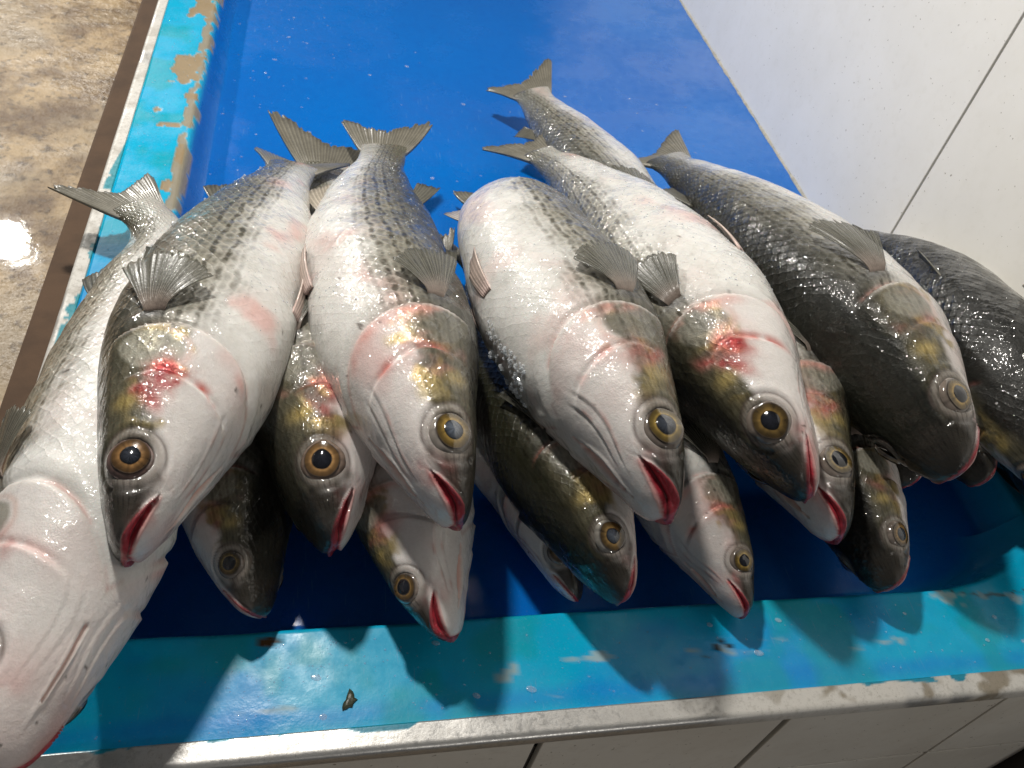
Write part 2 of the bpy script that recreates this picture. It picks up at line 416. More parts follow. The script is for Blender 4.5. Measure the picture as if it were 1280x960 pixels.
def trim(name, axis):
    """worn metal nosing: a rounded strip swept along x (front) or y (left)"""
    # across: 0 = outer edge, w = inner edge
    w = .0185 if axis == 'x' else .0155
    a = np.concatenate([[0.004, .0015, .0003, 0, 0, .0004, .0015, .003], np.linspace(.0045, w, 12), [w]])
    z = np.concatenate([[-.0125, -.0125, -.0118, -.010, -.0028, -.0008, .0006, .0014], np.full(12, .0017), [-.004]])
    L = np.arange(-.2625, WALLX - .001, .0022) if axis == 'x' else np.arange(.2190, 2.3, .0036)
    A, T = np.meshgrid(a, L, indexing='ij'); Zz = np.repeat(z[:, None], len(L), 1)
    if axis == 'x': X, Y = T, .1990 + A
    else: X, Y = -.2625 + A, T
    P = np.stack([X, Y, Zz], -1)
    n1 = fbm(P, 26, 11, 4); n2 = fbm(P, 120, 12, 3)
    Zz = Zz + (n1 - .5) * .0012 * (Zz > -.002)
    metal = np.array([.60, .59, .57]); white = np.array([.62, .60, .56])
    c = np.ones(X.shape + (3,)) * metal; met = np.full(X.shape, .75); ro = np.full(X.shape, .36)
    if axis == 'x':
        pw = ss(.24, .34, X) * ss(.40, .56, n1 + .06); 
    else:
        pw = ss(.25, .45, n1)
    c = mixc(c, white, pw); met = met * (1 - pw * .9); ro = ro + pw * .2
    br = ss(.55, .68, fbm(P, 60, 14, 3)) * (ss(.26, .4, X) if axis == 'x' else .35)
    c = mixc(c, (.20, .16, .10), br * .8); met = met * (1 - br)
    # tray paint running over the inner edge, ragged
    if axis == 'x': lim = .0182 - .005 * ss(.58, .75, n1) - .006 * ss(.42, .5, X) * ss(.56, .62, fbm(P, 34, 15, 2))
    else: lim = .0150 - .009 * ss(.45, .62, fbm(P * [0, 1, 0], 46, 16, 4)) * ss(.95, .85, Y)
    pt = ss(0, .0008, A - lim)
    c = mixc(c, (.003, .24, .36) if axis == 'x' else (.003, .26, .33), pt); met = met * (1 - pt)
    me = new_mesh(name, P.reshape(-1, 3) * [1, 1, 0] + np.stack([0 * X, 0 * X, Zz], -1).reshape(-1, 3) - CL,
                  [grid_faces(*X.shape)[:, ::(1 if axis == 'x' else -1)]], c.reshape(-1, 3), np.stack([ro, met, 0 * X], -1).reshape(-1, 3), mat=M_METAL)
    add(name, me, counter)
trim('front_trim', 'x'); trim('side_trim', 'y')

def cbox(name, x0, x1, y0, y1, z0, z1, bev, mat, parent=counter):
    l = np.array(parent.location) if parent else np.zeros(3)
    return add(name, box_mesh(name, x0 - l[0], x1 - l[0], y0 - l[1], y1 - l[1], z0 - l[2], z1 - l[2], bev, mat), parent)
cbox('counter_core', -.250, WALLX - .002, .2085, 2.29, -.86, -.046, 0, M_GROUT)
jx = [-.2555, -.052, .1475, .351, .5555, WALLX]
jw = [.002, .0040, .0064, .0066, .0036, .002]
zr = [(-.0185, -.1515), (-.1550, -.3525), (-.355, -.5525), (-.555, -.7525)]
for r, (zt, zb) in enumerate(zr):
    for i in range(5):
        cbox('tile', jx[i] + jw[i] / 2, jx[i + 1] - jw[i + 1] / 2, .2025, .2090, zb, zt, .0012, M_TILE)
cbox('side_batten', -.302, -.2515, .225, 2.29, -.105, -.035, .004, M_WOOD)

# ------------------------------------------------------------------ wall and floor
wall = bpy.data.objects.new('wall', box_mesh('wall', 0, .12, -.9, 1.9, -.8, 1.3, 0, M_GROUT)); col.objects.link(wall)
wall.location = (WALLX + .0065, .9, -.06); wall['kind'] = 'structure'
WL = np.array(wall.location)
yj = [.0, .756, 1.656, 2.5]
for zt, zb in ((.56, -.0385), (1.16, .5635)):
    for i in range(3):
        add('wall_tile', box_mesh('wall_tile', WALLX - WL[0], WALLX + .0075 - WL[0], yj[i] + .0018 - WL[1], yj[i + 1] - .0018 - WL[1], zb - WL[2], zt - WL[2], .0009, M_WTILE), wall)
# ragged bead of grout where the wall meets the tray
def bead():
    L = np.arange(.30, 2.28, .004); a = np.linspace(0, np.pi / 2, 5)
    r = .0026 + .003 * (fbm(np.stack([L * 0, L, L * 0], -1), 55, 3, 3) - .5)
    X = WALLX - .0002 - r[None] * np.cos(a)[:, None]; Y = np.repeat(L[None], 5, 0); Z = -DEP - .0005 + r[None] * 1.2 * np.sin(a)[:, None]
    add('grout_bead', new_mesh('grout_bead', np.stack([X, Y, Z], -1).reshape(-1, 3) - WL, [grid_faces(5, len(L))], mat=M_LGROUT), wall)
bead()
def floor():
    xs = np.concatenate([np.arange(-2.2, .8, .03)]); ys = np.arange(-.6, 7.0, .04)
    X, Y = np.meshgrid(xs, ys, indexing='ij'); P = np.stack([X, Y, 0 * X], -1)
    Z = (fbm(P, 3.0, 4, 3) - .5) * .008
    o = add('floor', new_mesh('floor', np.stack([X, Y, Z - .86], -1).reshape(-1, 3), [grid_faces(*X.shape)[:, ::-1]], mat=M_FLOOR)); o['kind'] = 'structure'
floor()

# ------------------------------------------------------------------ the fish
TS = [0, .004, .012, .03, .06, .10, .15, .20, .25, .32, .40, .50, .60, .70, .80, .88, .95, 1.0]
TT = [.002, .0120, .020, .030, .041, .054, .070, .086, .100, .113, .121, .121, .112, .096, .076, .059, .049, .052]
TB = [.002, .0110, .0195, .032, .048, .066, .086, .103, .116, .127, .131, .127, .114, .094, .070, .053, .045, .050]
TW = [.003, .023, .034, .046, .059, .073, .086, .096, .103, .107, .105, .099, .088, .071, .050, .033, .019, .010]
def hermite(xk, yk):
    xk = np.array(xk, float); yk = np.array(yk, float); m = np.gradient(yk, xk)
    def f(x):
        x = np.clip(x, xk[0], xk[-1]); i = np.clip(np.searchsorted(xk, x, 'right') - 1, 0, len(xk) - 2)
        h = xk[i + 1] - xk[i]; t = (x - xk[i]) / h
        return (2*t**3-3*t**2+1)*yk[i] + (t**3-2*t**2+t)*h*m[i] + (-2*t**3+3*t**2)*yk[i+1] + (t**3-t**2)*h*m[i+1]
    return f
q_t, q_b, q_w = (hermite(np.sqrt(TS), t) for t in (TT, TB, TW))
def f_t(s): return q_t(np.sqrt(np.maximum(s, 0)))
def f_b(s): return q_b(np.sqrt(np.maximum(s, 0)))
def f_w(s): return q_w(np.sqrt(np.maximum(s, 0)))

def spine(pts):
    """smooth curve through the joints, resampled by length"""
    P = np.array(pts, float); n = len(P)
    t = np.concatenate([[0], np.cumsum(np.linalg.norm(np.diff(P, axis=0), axis=1))])
    T = np.gradient(P, t, axis=0)
    x = np.linspace(0, t[-1], 400); i = np.clip(np.searchsorted(t, x, 'right') - 1, 0, n - 2)
    h = (t[i + 1] - t[i])[:, None]; u = (x - t[i])[:, None] / h
    C = (2*u**3-3*u**2+1)*P[i] + (u**3-2*u**2+u)*h*T[i] + (-2*u**3+3*u**2)*P[i+1] + (u**3-u**2)*h*T[i+1]
    l = np.concatenate([[0], np.cumsum(np.linalg.norm(np.diff(C, axis=0), axis=1))])
    return C, l

SE, PE, RE = .082, 9.0, .0222      # eye: station, angle, radius (in body lengths)

class Fish:
    def __init__(s, key, pts, roll, fat=(1., 1.), label='', seed=0, res=1.0, line=18., hline=8., win=1.0, back=(.050, .047, .032), pale=1.0,
                 blood=.6, gape=.3, gold=1.0, pect=(28, 1.0, 14), iris=(.30, .20, .06), cloudy=0., gul=1.0, tail=1.0, lid=(.20, .165, .14)):
        s.key = key; s.seed = seed; s.rng = np.random.default_rng(seed); s.fat = fat; s.gape = gape; s.gul = gul; s.tail = tail
        C, l = spine(pts); s.L = l[-1]; s.C = C; s.l = l / l[-1]
        s.roll = roll if isinstance(roll, tuple) else (roll, roll)
        T = np.gradient(C, s.l, axis=0); T /= np.linalg.norm(T, axis=1)[:, None]
        T = np.stack([np.convolve(np.pad(T[:, k], 20, mode='edge'), np.ones(41) / 41, 'valid') for k in range(3)], 1); T /= np.linalg.norm(T, axis=1)[:, None]
        Fw = -T; up = np.array([0, 0, 1.])
        U = up - Fw * (Fw @ up)[:, None]; U /= np.linalg.norm(U, axis=1)[:, None]
        Lf = np.cross(U, Fw)
        r = np.radians(np.interp(s.l, [0, .3, 1], [s.roll[0], s.roll[0], s.roll[1]]))[:, None]
        s.N = np.cos(r) * U + np.sin(r) * Lf; s.S = np.cross(s.N, Fw); s.T = T
        lo = C[:, 2].min()
        s.root = empty('mullet_fish', (C[200, 0], C[200, 1], lo - .05), label, 'fish', 'mullet heaped on the blue tray')
        s.o = np.array(s.root.location)
        s.P = dict(line=line, hline=hline, win=win, back=back, pale=pale, blood=blood, gold=gold, cloudy=cloudy, iris=iris, lid=lid)
        s.body(res)
        for side in (1, -1):
            s.eye(side)
            s.pectoral(side, *pect); s.pelvic(side)
        s.median_fins()
    def warp(s, q):
        """(station, left, up) in body lengths -> world"""
        q = np.asarray(q, float); st = q[..., 0]; k = np.clip(st, 0, 1)
        def it(A): return np.stack([np.interp(k, s.l, A[:, i]) for i in range(3)], -1)
        C = it(s.C); T = it(s.T); Nn = it(s.N); S = it(s.S)
        return C + s.L * ((st - k)[..., None] * T + q[..., 1:2] * S + q[..., 2:3] * Nn)
    def base(s, st, ph):
        w = f_w(st) * s.fat[0]; t = f_t(st) * s.fat[1]; b = f_b(st) * s.fat[1]
        c, si = np.cos(ph), np.sin(ph)
        e = .92
        y = w * np.sign(c) * np.abs(c) ** e
        fl = 1 - .10 * ss(.30, .12, st) * (np.abs(si) ** 3) * (si > 0)       # flat top of the head
        z = np.where(si > 0, t * fl, b) * np.sign(si) * np.abs(si) ** .96
        z = z - .006 * ss(.12, 0, st)                                          # snout slightly low
        return np.stack([st + 0 * ph, y + 0 * st, z], -1)
    def relief(s, st, ph, p):
        y = np.abs(np.cos(ph)); psi = np.degrees(np.arctan2(np.sin(ph), y + 1e-9))
        neg = np.clip(-psi / 90, 0, 1); pos = np.clip(psi / 90, 0, 1)
        s_op = .268 - .11 * neg ** 1.7 - .060 * pos ** 1.6
        s_pre = .192 - .060 * neg ** 1.3 - .055 * pos ** 1.3
        top = ss(62, 42, psi)
        d = 0 * st
        x = s_op - st
        low_ = ss(-72, -40, psi)
        d = d + (.0075 * low_ * (.4 + .6 * min(1., s.gul))) * np.exp(-np.clip(x, 0, 1) / .05) * ss(-.0020, .0010, x) * top
        d = d - .0035 * gs(x + .007, .006) * top * low_
        d = d + .0022 * gs(st - s_op - .030, .012) * top
        x2 = s_pre - st
        d = d + .0036 * np.exp(-np.clip(x2, 0, 1) / .03) * ss(-.003, .001, x2) * ss(40, 20, psi) * low_
        d = d - .0018 * gs(x2 + .005, .004) * ss(40, 20, psi) * low_
        # branchial membrane folds and the slit between the jaws
        for (pc, a, b, dp) in ((-60, .05, .185, .0013), (-72, .06, .175, .0012)):
            pc2 = pc + 9 * np.sin(st * 30 + s.seed)
            dp = dp * (.4 + .6 * s.gul)
            d = d - dp * gs(psi - pc2, 1.6) * ss(a, a + .03, st) * ss(b, b - .03, st) + dp * .7 * gs(psi - pc2 - 3.5, 2.2) * ss(a, a + .03, st) * ss(b, b - .03, st)
        ly = np.abs(p[..., 1]); gw = .0080 * np.sin(np.pi * np.clip((st - .030) / .120, 0, 1)) ** 1.6 * s.P_gul
        gul = ss(1.1, .8, ly / np.maximum(gw, 1e-5)) * (psi < 0) * (gw > 0.0005)
        d = d - .0045 * gul + .0020 * gs((ly - gw * 1.45), .0025) * (psi < 0) * ss(.02, .06, st) * ss(.15, .09, st)
        # mouth
        ml = s.mlen
        pm = -16 - 20 * np.clip(st / ml, 0, 1.3)
        lr = .5 * (f_w(st) + f_b(st)) * np.pi / 180
        dl = (psi - pm) * lr + (fbm(p, 160, s.seed + 50, 2) - .5) * .0022
        env = np.clip((ml - st) / ml, 0, 1) ** .75
        hw = .0008 + .0150 * s.gape * env
        end = ss(ml + .006, ml - .003, st)
        inn = ss(1.15, .55, np.abs(dl) / hw) * end
        d = d - (.0050 + .006 * s.gape) * inn * (.45 + .55 * gs((dl + hw * .25) / np.maximum(hw, 1e-4), .45)) * ss(0, .005, st)
        lw = .0010 + (.0035 + .0060 * s.gape) * env
        lipu = ss(-.1, .12, (dl - hw * .7) / lw) * ss(1.15, .75, (dl - hw * .7) / lw) * end
        lipl = gs(dl + hw * .9 + .0022, .0026) * end
        d = d + .0030 * lipu * ss(0, .008, st) + .0006 * lipl * ss(0, .008, st)
        d = d - .0014 * gs(dl - hw - lw - .002, .0022) * end
        for (ds, dd) in ((.004, -.5), (.010, -1.0), (.012, .4)):                # creases at the mouth corner
            d = d - .0007 * gs(dl + (st - ml) * dd, .0008) * ss(ml - .004, ml + .002, st) * ss(ml + .032, ml + .010, st)
        # eye socket
        ex = s.base(np.array(SE), np.radians(PE)); ex[1] = abs(ex[1])
        q = p.copy(); q[..., 1] = np.abs(q[..., 1])
        r = np.linalg.norm(q - ex, axis=-1) / RE
        d = d - .0045 * ss(1.10, .85, r) + .0010 * gs(r - 1.28, .18) - .0009 * gs(r - 1.66, .12) + .0007 * gs(r - 1.95, .2)
        # nostril
        nx = s.base(np.array(.052), np.radians(42)); nx[1] = abs(nx[1]); rn = np.linalg.norm(q - nx, axis=-1)
        d = d - .003 * gs(rn, .0035)
        return d, dict(psi=psi, s_op=s_op, s_pre=s_pre, pm=pm, inn=inn, lipu=lipu, lipl=lipl, r=r, rn=rn, gul=gul, top=top, sl=gs((dl + hw * .25) / np.maximum(hw, 1e-4), .22) * end)
    def body(s, res):
        s.P_gul = s.gul; s.mlen = s.rng.uniform(.047, .058)
        st = np.concatenate([[0, .0004, .0012, .0026, .0046], np.arange(.007, .125, .0023 / res), np.arange(.125, .30, .0029 / res), np.arange(.30, .999, .0062 / res), [1.0]])
        nv = int(200 * res) // 4 * 4
        # denser on the sides' lower half and ventral face near the head is not needed; even angles
        ph = np.arange(nv) / nv * 2 * np.pi - np.pi / 2
        S, PH = np.meshgrid(st, ph, indexing='ij')
        B = s.base(S, PH)
        gu = np.gradient(B, axis=0); gv = (np.roll(B, -1, 1) - np.roll(B, 1, 1))
        nrm = np.cross(gv, gu); nrm /= np.linalg.norm(nrm, axis=-1)[..., None] + 1e-12
        sgn = np.sign((nrm[..., 1] * B[..., 1] + nrm[..., 2] * B[..., 2]).mean()); nrm *= sgn
        nrm[0] = [-1, 0, 0]
        d, f = s.relief(S, PH, B)
        W = B * s.L / .55 * 1.0
        low = fbm(B, 9, s.seed, 2) - .5; mid = fbm(B, 34, s.seed + 3, 2) - .5
        d = d + .015 * low * ss(.2, .4, S) * ss(1, .9, S) + .0022 * mid * ss(.0, .05, S)
        q = B + nrm * d[..., None]
        V = s.warp(q)
        c, e = s.colour(S, PH, B, f)
        nu = len(st)
        faces = grid_faces(nu, nv, True)
        uv_u = np.repeat((st * 46)[:, None], nv + 1, 1); uv_v = np.repeat((np.arange(nv + 1) / nv * 36)[None], nu, 0)
        i = np.arange(nu - 1)[:, None]; j = np.arange(nv)[None]
        uu = np.stack([uv_u[:-1, :-1], uv_u[:-1, 1:], uv_u[1:, 1:], uv_u[1:, :-1]], -1).reshape(-1)
        vv = np.stack([uv_v[:-1, :-1], uv_v[:-1, 1:], uv_v[1:, 1:], uv_v[1:, :-1]], -1).reshape(-1)
        uv = np.stack([uu, vv], -1)
        tailcap = ((nu - 1) * nv + np.arange(nv))[None]; nosecap = np.arange(nv)[::-1][None]
        uv = np.concatenate([uv, np.zeros((2 * nv, 2))])
        me = new_mesh('body', V.reshape(-1, 3) - s.o, [faces[:, ::-1], tailcap[:, ::-1], nosecap[:, ::-1]] if False else [faces, tailcap, nosecap], c.reshape(-1, 3), e.reshape(-1, 3), uv, mat=M_SKIN)
        s.bodyobj = add('body', me, s.root)
        s.q, s.nrm, s.ph, s.st, s.V = q, nrm, ph, st, V
    def colour(s, S, PH, B, f):
        P = s.P; sd = s.seed; psi = f['psi']; s_op = f['s_op']; s_pre = f['s_pre']
        Bs = B * [1, 1, 1] + [sd * .37, 0, 0]
        n1 = fbm(Bs, 9, sd, 3); n2 = fbm(Bs, 34, sd + 5, 4); n3 = fbm(Bs, 110, sd + 9, 3)
        t = psi + (n1 - .5) * 26 + (n2 - .5) * 16
        white = np.array([.70, .69, .665]) * P['pale']; silver = np.array([.36, .342, .285]) * P['pale']; back = np.array(P['back'])
        c = np.ones(S.shape + (3,)) * white
        c = mixc(c, (.66, .54, .50), ss(.56, .75, n1) * .30); c = mixc(c, (.50, .49, .45), ss(.45, .70, n2) * .30)
        m1 = ss(P['line'] - 12, P['line'] + 14, t); m2 = ss(P['line'] + 16, P['line'] + 58, t)
        c = mixc(c, silver, m1); c = mixc(c, back * 2.4, ss(P['line'] + 2, P['line'] + 34, t) * .6); c = mixc(c, back, m2)
        pat = ss(P['line'] - 20, P['line'] + 8, t) * (1 - .45 * m2)
        c = mixc(c, (.66, .63, .58), ss(.58, .70, n3) * .18 * (1 - m2))
        # tail root a little greyer
        c = mixc(c, back * 3.2, ss(.80, .97, S) * .55)
        # pink bruising on belly
        c = mixc(c, (.66, .30, .26), ss(.56, .76, fbm(Bs, 12, sd + 31, 4)) * ss(10, -20, psi) * .5 * P['blood'])
        head = ss(-.004, .004, s_op - S) * f['top'] + ss(.235, .205, S) * (1 - f['top']); head = np.clip(head, 0, 1)
        # ---------------- head
        h = np.ones_like(c) * np.array([.70, .665, .645]) * P['pale']
        h = mixc(h, (.68, .50, .47), ss(.48, .72, n1) * .35)
        olive = np.array([.105, .095, .060]); goldc = np.array([.36, .275, .10])
        th = psi + (n1 - .5) * 26 + (n2 - .5) * 26
        ln = P['hline']
        mo = ss(ln - 4, ln + 9, th) * ss(.0, .03, S)
        h = mixc(h, olive * (.6 + .8 * n3[..., None]) * .8 + back * .5, mo)
        g = ss(ln - 10, ln + 2, th) * ss(ln + 46, ln + 20, th) * ss(.10, .15, S) * ss(.46, .60, n2) * P['gold']
        h = mixc(h, goldc, np.clip(g, 0, 1) * .8)
        # gill cover plate: grey scaled window behind the cheek
        wdw = ss(1.0, .8, np.hypot((S - .226) / .030, (psi - 16) / 24) + (n2 - .5) * .3)
        h = mixc(h, np.array([.26, .25, .205]) * P['win'], wdw * .85)
        h = mixc(h, (.66, .52, .47), gs(np.hypot((S - .226) / .030, (psi - 16) / 24) - 1.08 + (n2 - .5) * .3, .10) * ss(20, -5, psi) * .8)
        # crown and snout
        h = mixc(h, back * 1.2, ss(34, 56, th))
        
        sn = ss(.076, .046, S + (n2 - .5) * .018) * ss(f['pm'] + 4, f['pm'] + 18, psi)
        h = mixc(h, (.030, .026, .021), sn * .93)
        h = mixc(h, (.085, .072, .060), gs((S - .066) / .010, 1) * gs((psi - f['pm'] - 17) / 8, 1) * .85)
        h = mixc(h, (.30, .275, .265), gs((S - .052) / .011, 1) * gs((psi - 12) / 12, 1) * .45)
        # gill cover edge and preopercle blush
        xo = s_op - S; xp = s_pre - S
        h = mixc(h, (.72, .36, .31), gs(xo - .010, .010) * ss(.46, .66, n1) * ss(.30, .60, n2) * .8 * ss(45, 20, psi) * ss(-75, -40, psi))
        h = mixc(h, (.74, .70, .66), gs(xo - .002, .004) * .7 * ss(50, 30, psi))
        h = mixc(h, (.58, .16, .13), gs(xp + .004, .008) * ss(.36, .58, n2) * ss(30, 5, psi) * ss(-60, -35, psi) * P['blood'])
        bl = gs((S - .188) / .022, 1) * gs((psi + 2) / 15, 1) + .8 * gs((S - (.150 + .0009 * psi)) / .010, 1) * ss(-12, 6, psi) * ss(50, 25, psi)
        bn = fbm(Bs, 26, sd + 40, 4)
        h = mixc(h, (.56, .26, .22), np.clip(bl * ss(.36, .60, bn) * 1.1 * P['blood'], 0, .75))
        h = mixc(h, (.36, .022, .026), np.clip(bl * ss(.52, .64, bn + (n3 - .5) * .25) * 1.1 * P['blood'], 0, .95))
        h = mixc(h, (.60, .30, .27), ss(.55, .75, fbm(Bs, 13, sd + 44, 3)) * ss(20, -10, psi) * .35 * P['blood'])
        # eye surround
        r = f['r']
        h = mixc(h, (.30, .265, .24), ss(1.75, 1.35, r) * .40)
        h = mixc(h, (.10, .075, .065), gs(r - 1.62, .10) * .75 * ss(-.2, .6, (S - SE) / RE + .5))
        h = mixc(h, (.30, .265, .235), gs(r - 1.30, .16) * .5)
        h = mixc(h, (.05, .04, .035), ss(1.12, 1.02, r))
        h = mixc(h, goldc * 1.2, gs((S - .150) / .010, 1) * gs((psi - 24) / 13, 1) * .8 * P['gold'])
        # nostril
        h = mixc(h, (.015, .012, .010), gs(f['rn'], .0032))
        # throat
        h = mixc(h, (.72, .40, .32), f['gul'] * .8)
        for pc in (-56, -68):
            pc2 = pc + 9 * np.sin(S * 30 + sd)
            h = mixc(h, (.45, .17, .14), gs(psi - pc2, 2.0) * ss(.05, .08, S) * ss(.175, .14, S) * ss(.35, .6, n2) * .6 * s.gul)
        # lips
        ml = s.mlen; end = ss(ml + .007, ml - .002, S)
        h = mixc(h, (.64, .30, .28), gs((S - ml * .7) / .032, 1) * gs((psi - f['pm'] + 14) / 20, 1) * .55 * ss(.3, .6, n2))
        h = mixc(h, np.array([.30, .040, .052]) * (.35 + 1.3 * n2[..., None]), np.clip(f['lipu'] * 1.3, 0, 1) * end * .95)
        h = mixc(h, (.58, .27, .25), np.clip(f['lipl'] * 1.1, 0, 1) * end * .7)
        h = mixc(h, np.array([.36, .030, .046]) * (.20 + 1.6 * n3[..., None]), np.clip(f['inn'] * 1.5, 0, 1) * end)
        h = mixc(h, (.045, .002, .005), f['sl'] * .85)
        h = mixc(h, (.40, .06, .06), ss(.50, .66, fbm(Bs, 40, sd + 60, 3)) * gs((S - ml) / .016, 1) * gs((psi - f['pm']) / 26, 1) * .6 * P['blood'])
        c = c * (1 - head[..., None]) + h * head[..., None]
        # slit behind the gill cover
        c = mixc(c, (.45, .16, .13), gs(xo + .005, .004) * f['top'] * .55 * ss(.3, .6, n2))
        # base of the breast fin: a dark blue-grey axil
        c = mixc(c, (.10, .10, .11), gs((S - .288) / .010, 1) * gs((psi - 24) / 12, 1) * .75)
        # specks of dirt
        sp = ss(.83, .87, vnoise(Bs, 120, sd + 77) * .8 + n3 * .2) * ss(.52, .62, n1) * (psi < 10)
        c = mixc(c, (.07, .05, .04), sp * .8)
        scl = (1 - head) * ss(.26, .32, S) * (.30 + .70 * ss(-45, 15, psi))
        gold = head * ss(ln - 8, ln + 4, th) * ss(ln + 60, ln + 30, th) * ss(.47, .62, n2) * ss(.10, .15, S) * P['gold'] * ss(1.7, 2.1, r)
        gold = gold + .30 * (1 - head) * m1 * (1 - m2)
        e = np.stack([scl + head * ss(ln, ln + 20, th) * ss(.11, .16, S) * .45, pat * (1 - head) + head * mo * .55, gold], -1)
        return c, e
    def surf(s, st, psi, side):
        """point, outward normal, rearward and upward tangents on the skin, in fish space"""
        ph = np.radians(psi) if side > 0 else np.pi - np.radians(psi)
        i = int(np.argmin(np.abs(s.st - st))); j = int(np.argmin(np.abs(np.angle(np.exp(1j * (s.ph - ph))))))
        b = s.base(np.array([st]), np.array([ph]))[0]; n = s.nrm[i, j]
        e1 = np.array([1., 0, 0]); e1 = e1 - n * (e1 @ n); e1 /= np.linalg.norm(e1)
        e2 = np.cross(n, e1); e2 = e2 if e2[2] > 0 else -e2
        return b, n, e1, e2
    def eye(s, side):
        b, n, e1, e2 = s.surf(SE, PE, side)
        R = RE * s.rng.uniform(.92, 1.06)
        ax_ = s.rng.uniform(-.16, .16, 2); n = n + e1 * ax_[0] + e2 * ax_[1]; n /= np.linalg.norm(n); e1 = e1 - n * (e1 @ n); e1 /= np.linalg.norm(e1); e2 = np.cross(n, e1) * np.sign(np.cross(n, e1)[2])
        rr = np.array([0, .12, .25, .38, .46, .50, .54, .6, .68, .76, .84, .9, .96, 1.02, 1.10]); na = 40
        a = np.arange(na) / na * 2 * np.pi
        rng = s.rng
        def dome(rs, hs, cols, name, parent, twist=1):
            A, Rr = np.meshgrid(a, rs, indexing='xy')
            el = 1.0 + .05 * np.cos(2 * A) + .035 * np.sin(3 * A + s.seed) + .02 * np.sin(5 * A + 2 * s.seed)
            X = Rr * np.cos(A) * R * el; Y = Rr * np.sin(A) * R
            H = np.repeat(np.array(hs)[:, None], na, 1) * R
            q = b + X[..., None] * e1 + Y[..., None] * e2 + H[..., None] * n
            V = s.warp(q).reshape(-1, 3)
            cc = np.repeat(np.array(cols)[:, None, :], na, 1)
            nz = fbm(np.stack([np.cos(A) * 2, np.sin(A) * 2, Rr * 1.2], -1) + s.seed, 2.2, s.seed, 3)
            nz = nz * .6 + .4 * fbm(np.stack([np.cos(A), np.sin(A), 0 * A], -1) + s.seed, 9, s.seed + 4, 2)
            cc = cc * np.clip(.05 + 1.9 * nz[..., None], .1, 2)
            fc = grid_faces(len(rs), na, True)
            if side < 0: fc = fc[:, ::-1]
            me = new_mesh(name, V - s.o, [fc], cc.reshape(-1, 3), mat=M_EYE)
            return add(name, me, parent)
        g = np.array(s.P['iris']) * s.rng.uniform(.40, .68) * np.array([1, s.rng.uniform(.88, 1.05), s.rng.uniform(.7, 1.2)]); dk = np.array([.045, .033, .025]); cl = s.P['cloudy']
        # rim of the eyeball, gold iris, dark pupil
        tn = np.array(s.P['lid'])
        e = dome([.86, .94, 1.02, 1.10, 1.20], [.06, .05, .02, -.06, -.28], [dk * 1.5, tn * .45, tn * .8, tn * .9, tn * .7], 'eye', s.root)
        pz = s.rng.uniform(.88, 1.12); ir = np.array([.46 * pz, .53 * pz, .57 * pz, .61 * pz, .67, .73, .80, .87, .94])
        ih = .13 + .12 * (1 - (ir / .95) ** 2)
        ic = [dk * .5, dk * .9, g * 1.0, g * 1.5, g * .9, g * .60, g * .50, g * .40, dk * 1.5]
        dome(ir, ih, ic, 'iris', e)
        pr_ = np.array([.002, .15, .30, .42, .50, .55]) * pz; ph_ = .165 + .17 * (1 - (pr_ / .62) ** 2)
        pc = np.array([.010, .011, .016]) * (1 - cl) + np.array([.075, .088, .11]) * cl
        dome(pr_, ph_, [pc * 1.5, pc * 1.4, pc * 1.1, pc * .8, pc * .45, pc * .2], 'pupil', e)
    def fin(s, name, rays, nsub=4, rows=14, colr=(.16, .16, .13), root=(.3, .28, .25), thick=.0016, alpha=.88, tipdark=.5):
        """rays: list of (base, direction*length, bend) in fish space; real thickness, raised rays, frayed edge"""
        n = len(rays); rng = s.rng
        tt = np.linspace(0, 1, rows)
        pl = np.array([q(tt) if callable(q) else q[0] + np.outer(tt, q[1]) + np.outer(tt ** 2, q[2]) for q in rays])
        u = np.linspace(0, n - 1, (n - 1) * nsub + 1); i = np.clip(u.astype(int), 0, n - 2); f = u - i
        H = pl[i] * (1 - f)[:, None, None] + pl[i + 1] * f[:, None, None]
        rid = np.abs(np.cos(np.pi * f)) ** 2                         # 1 on a ray
        fr = np.repeat(rng.uniform(0, 1, len(u) // 3 + 2), 3)[:len(u)]
        Ln = 1 - (1 - rid) * .012 - .10 * fr ** 3 - rng.uniform(0, .06, len(u)) * (rng.random(len(u)) < .25)
        t = tt[None, :] * Ln[:, None]; k0 = np.clip((t * (rows - 1)).astype(int), 0, rows - 2); fk = (t * (rows - 1) - k0)[..., None]
        I = np.arange(len(u))[:, None]; G = H[I, k0] * (1 - fk) + H[I, k0 + 1] * fk
        gu = np.gradient(G, axis=0); gv = np.gradient(G, axis=1); nm = np.cross(gu, gv); nm /= np.linalg.norm(nm, axis=-1)[..., None] + 1e-12
        rip = (rng.uniform(-1, 1, len(u)))[:, None] * .0006 * t
        th = thick * (.62 + .38 * rid[:, None]) * (1 - .72 * t)
        top = G + nm * (th + rip)[..., None]; bot = G - nm * (th - rip)[..., None]
        V = np.concatenate([top.reshape(-1, 3), bot.reshape(-1, 3)]); a, b = G.shape[:2]; k = a * b
        fc = grid_faces(a, b); rim = np.concatenate([np.arange(b), np.arange(1, a) * b + b - 1, (a - 1) * b + np.arange(b - 2, -1, -1), np.arange(a - 2, 0, -1) * b])
        rn = np.roll(rim, -1); sides = np.stack([rim, rn, rn + k, rim + k], -1)
        c0 = np.array(colr); cr = np.array(root)
        cc = mixc(np.ones(G.shape) * cr, c0, ss(.0, .45, t))
        cc = cc * (1 + .42 * (rid[:, None] ** 3 - .45))[..., None]
        cc = cc * (1 - tipdark * ss(.75, 1.0, t))[..., None] * (.75 + .5 * fbm(G, 60, s.seed + 3, 3))[..., None]
        al = alpha + (1 - alpha) * np.clip(rid[:, None] ** 2 + ss(.35, 0, t), 0, 1)
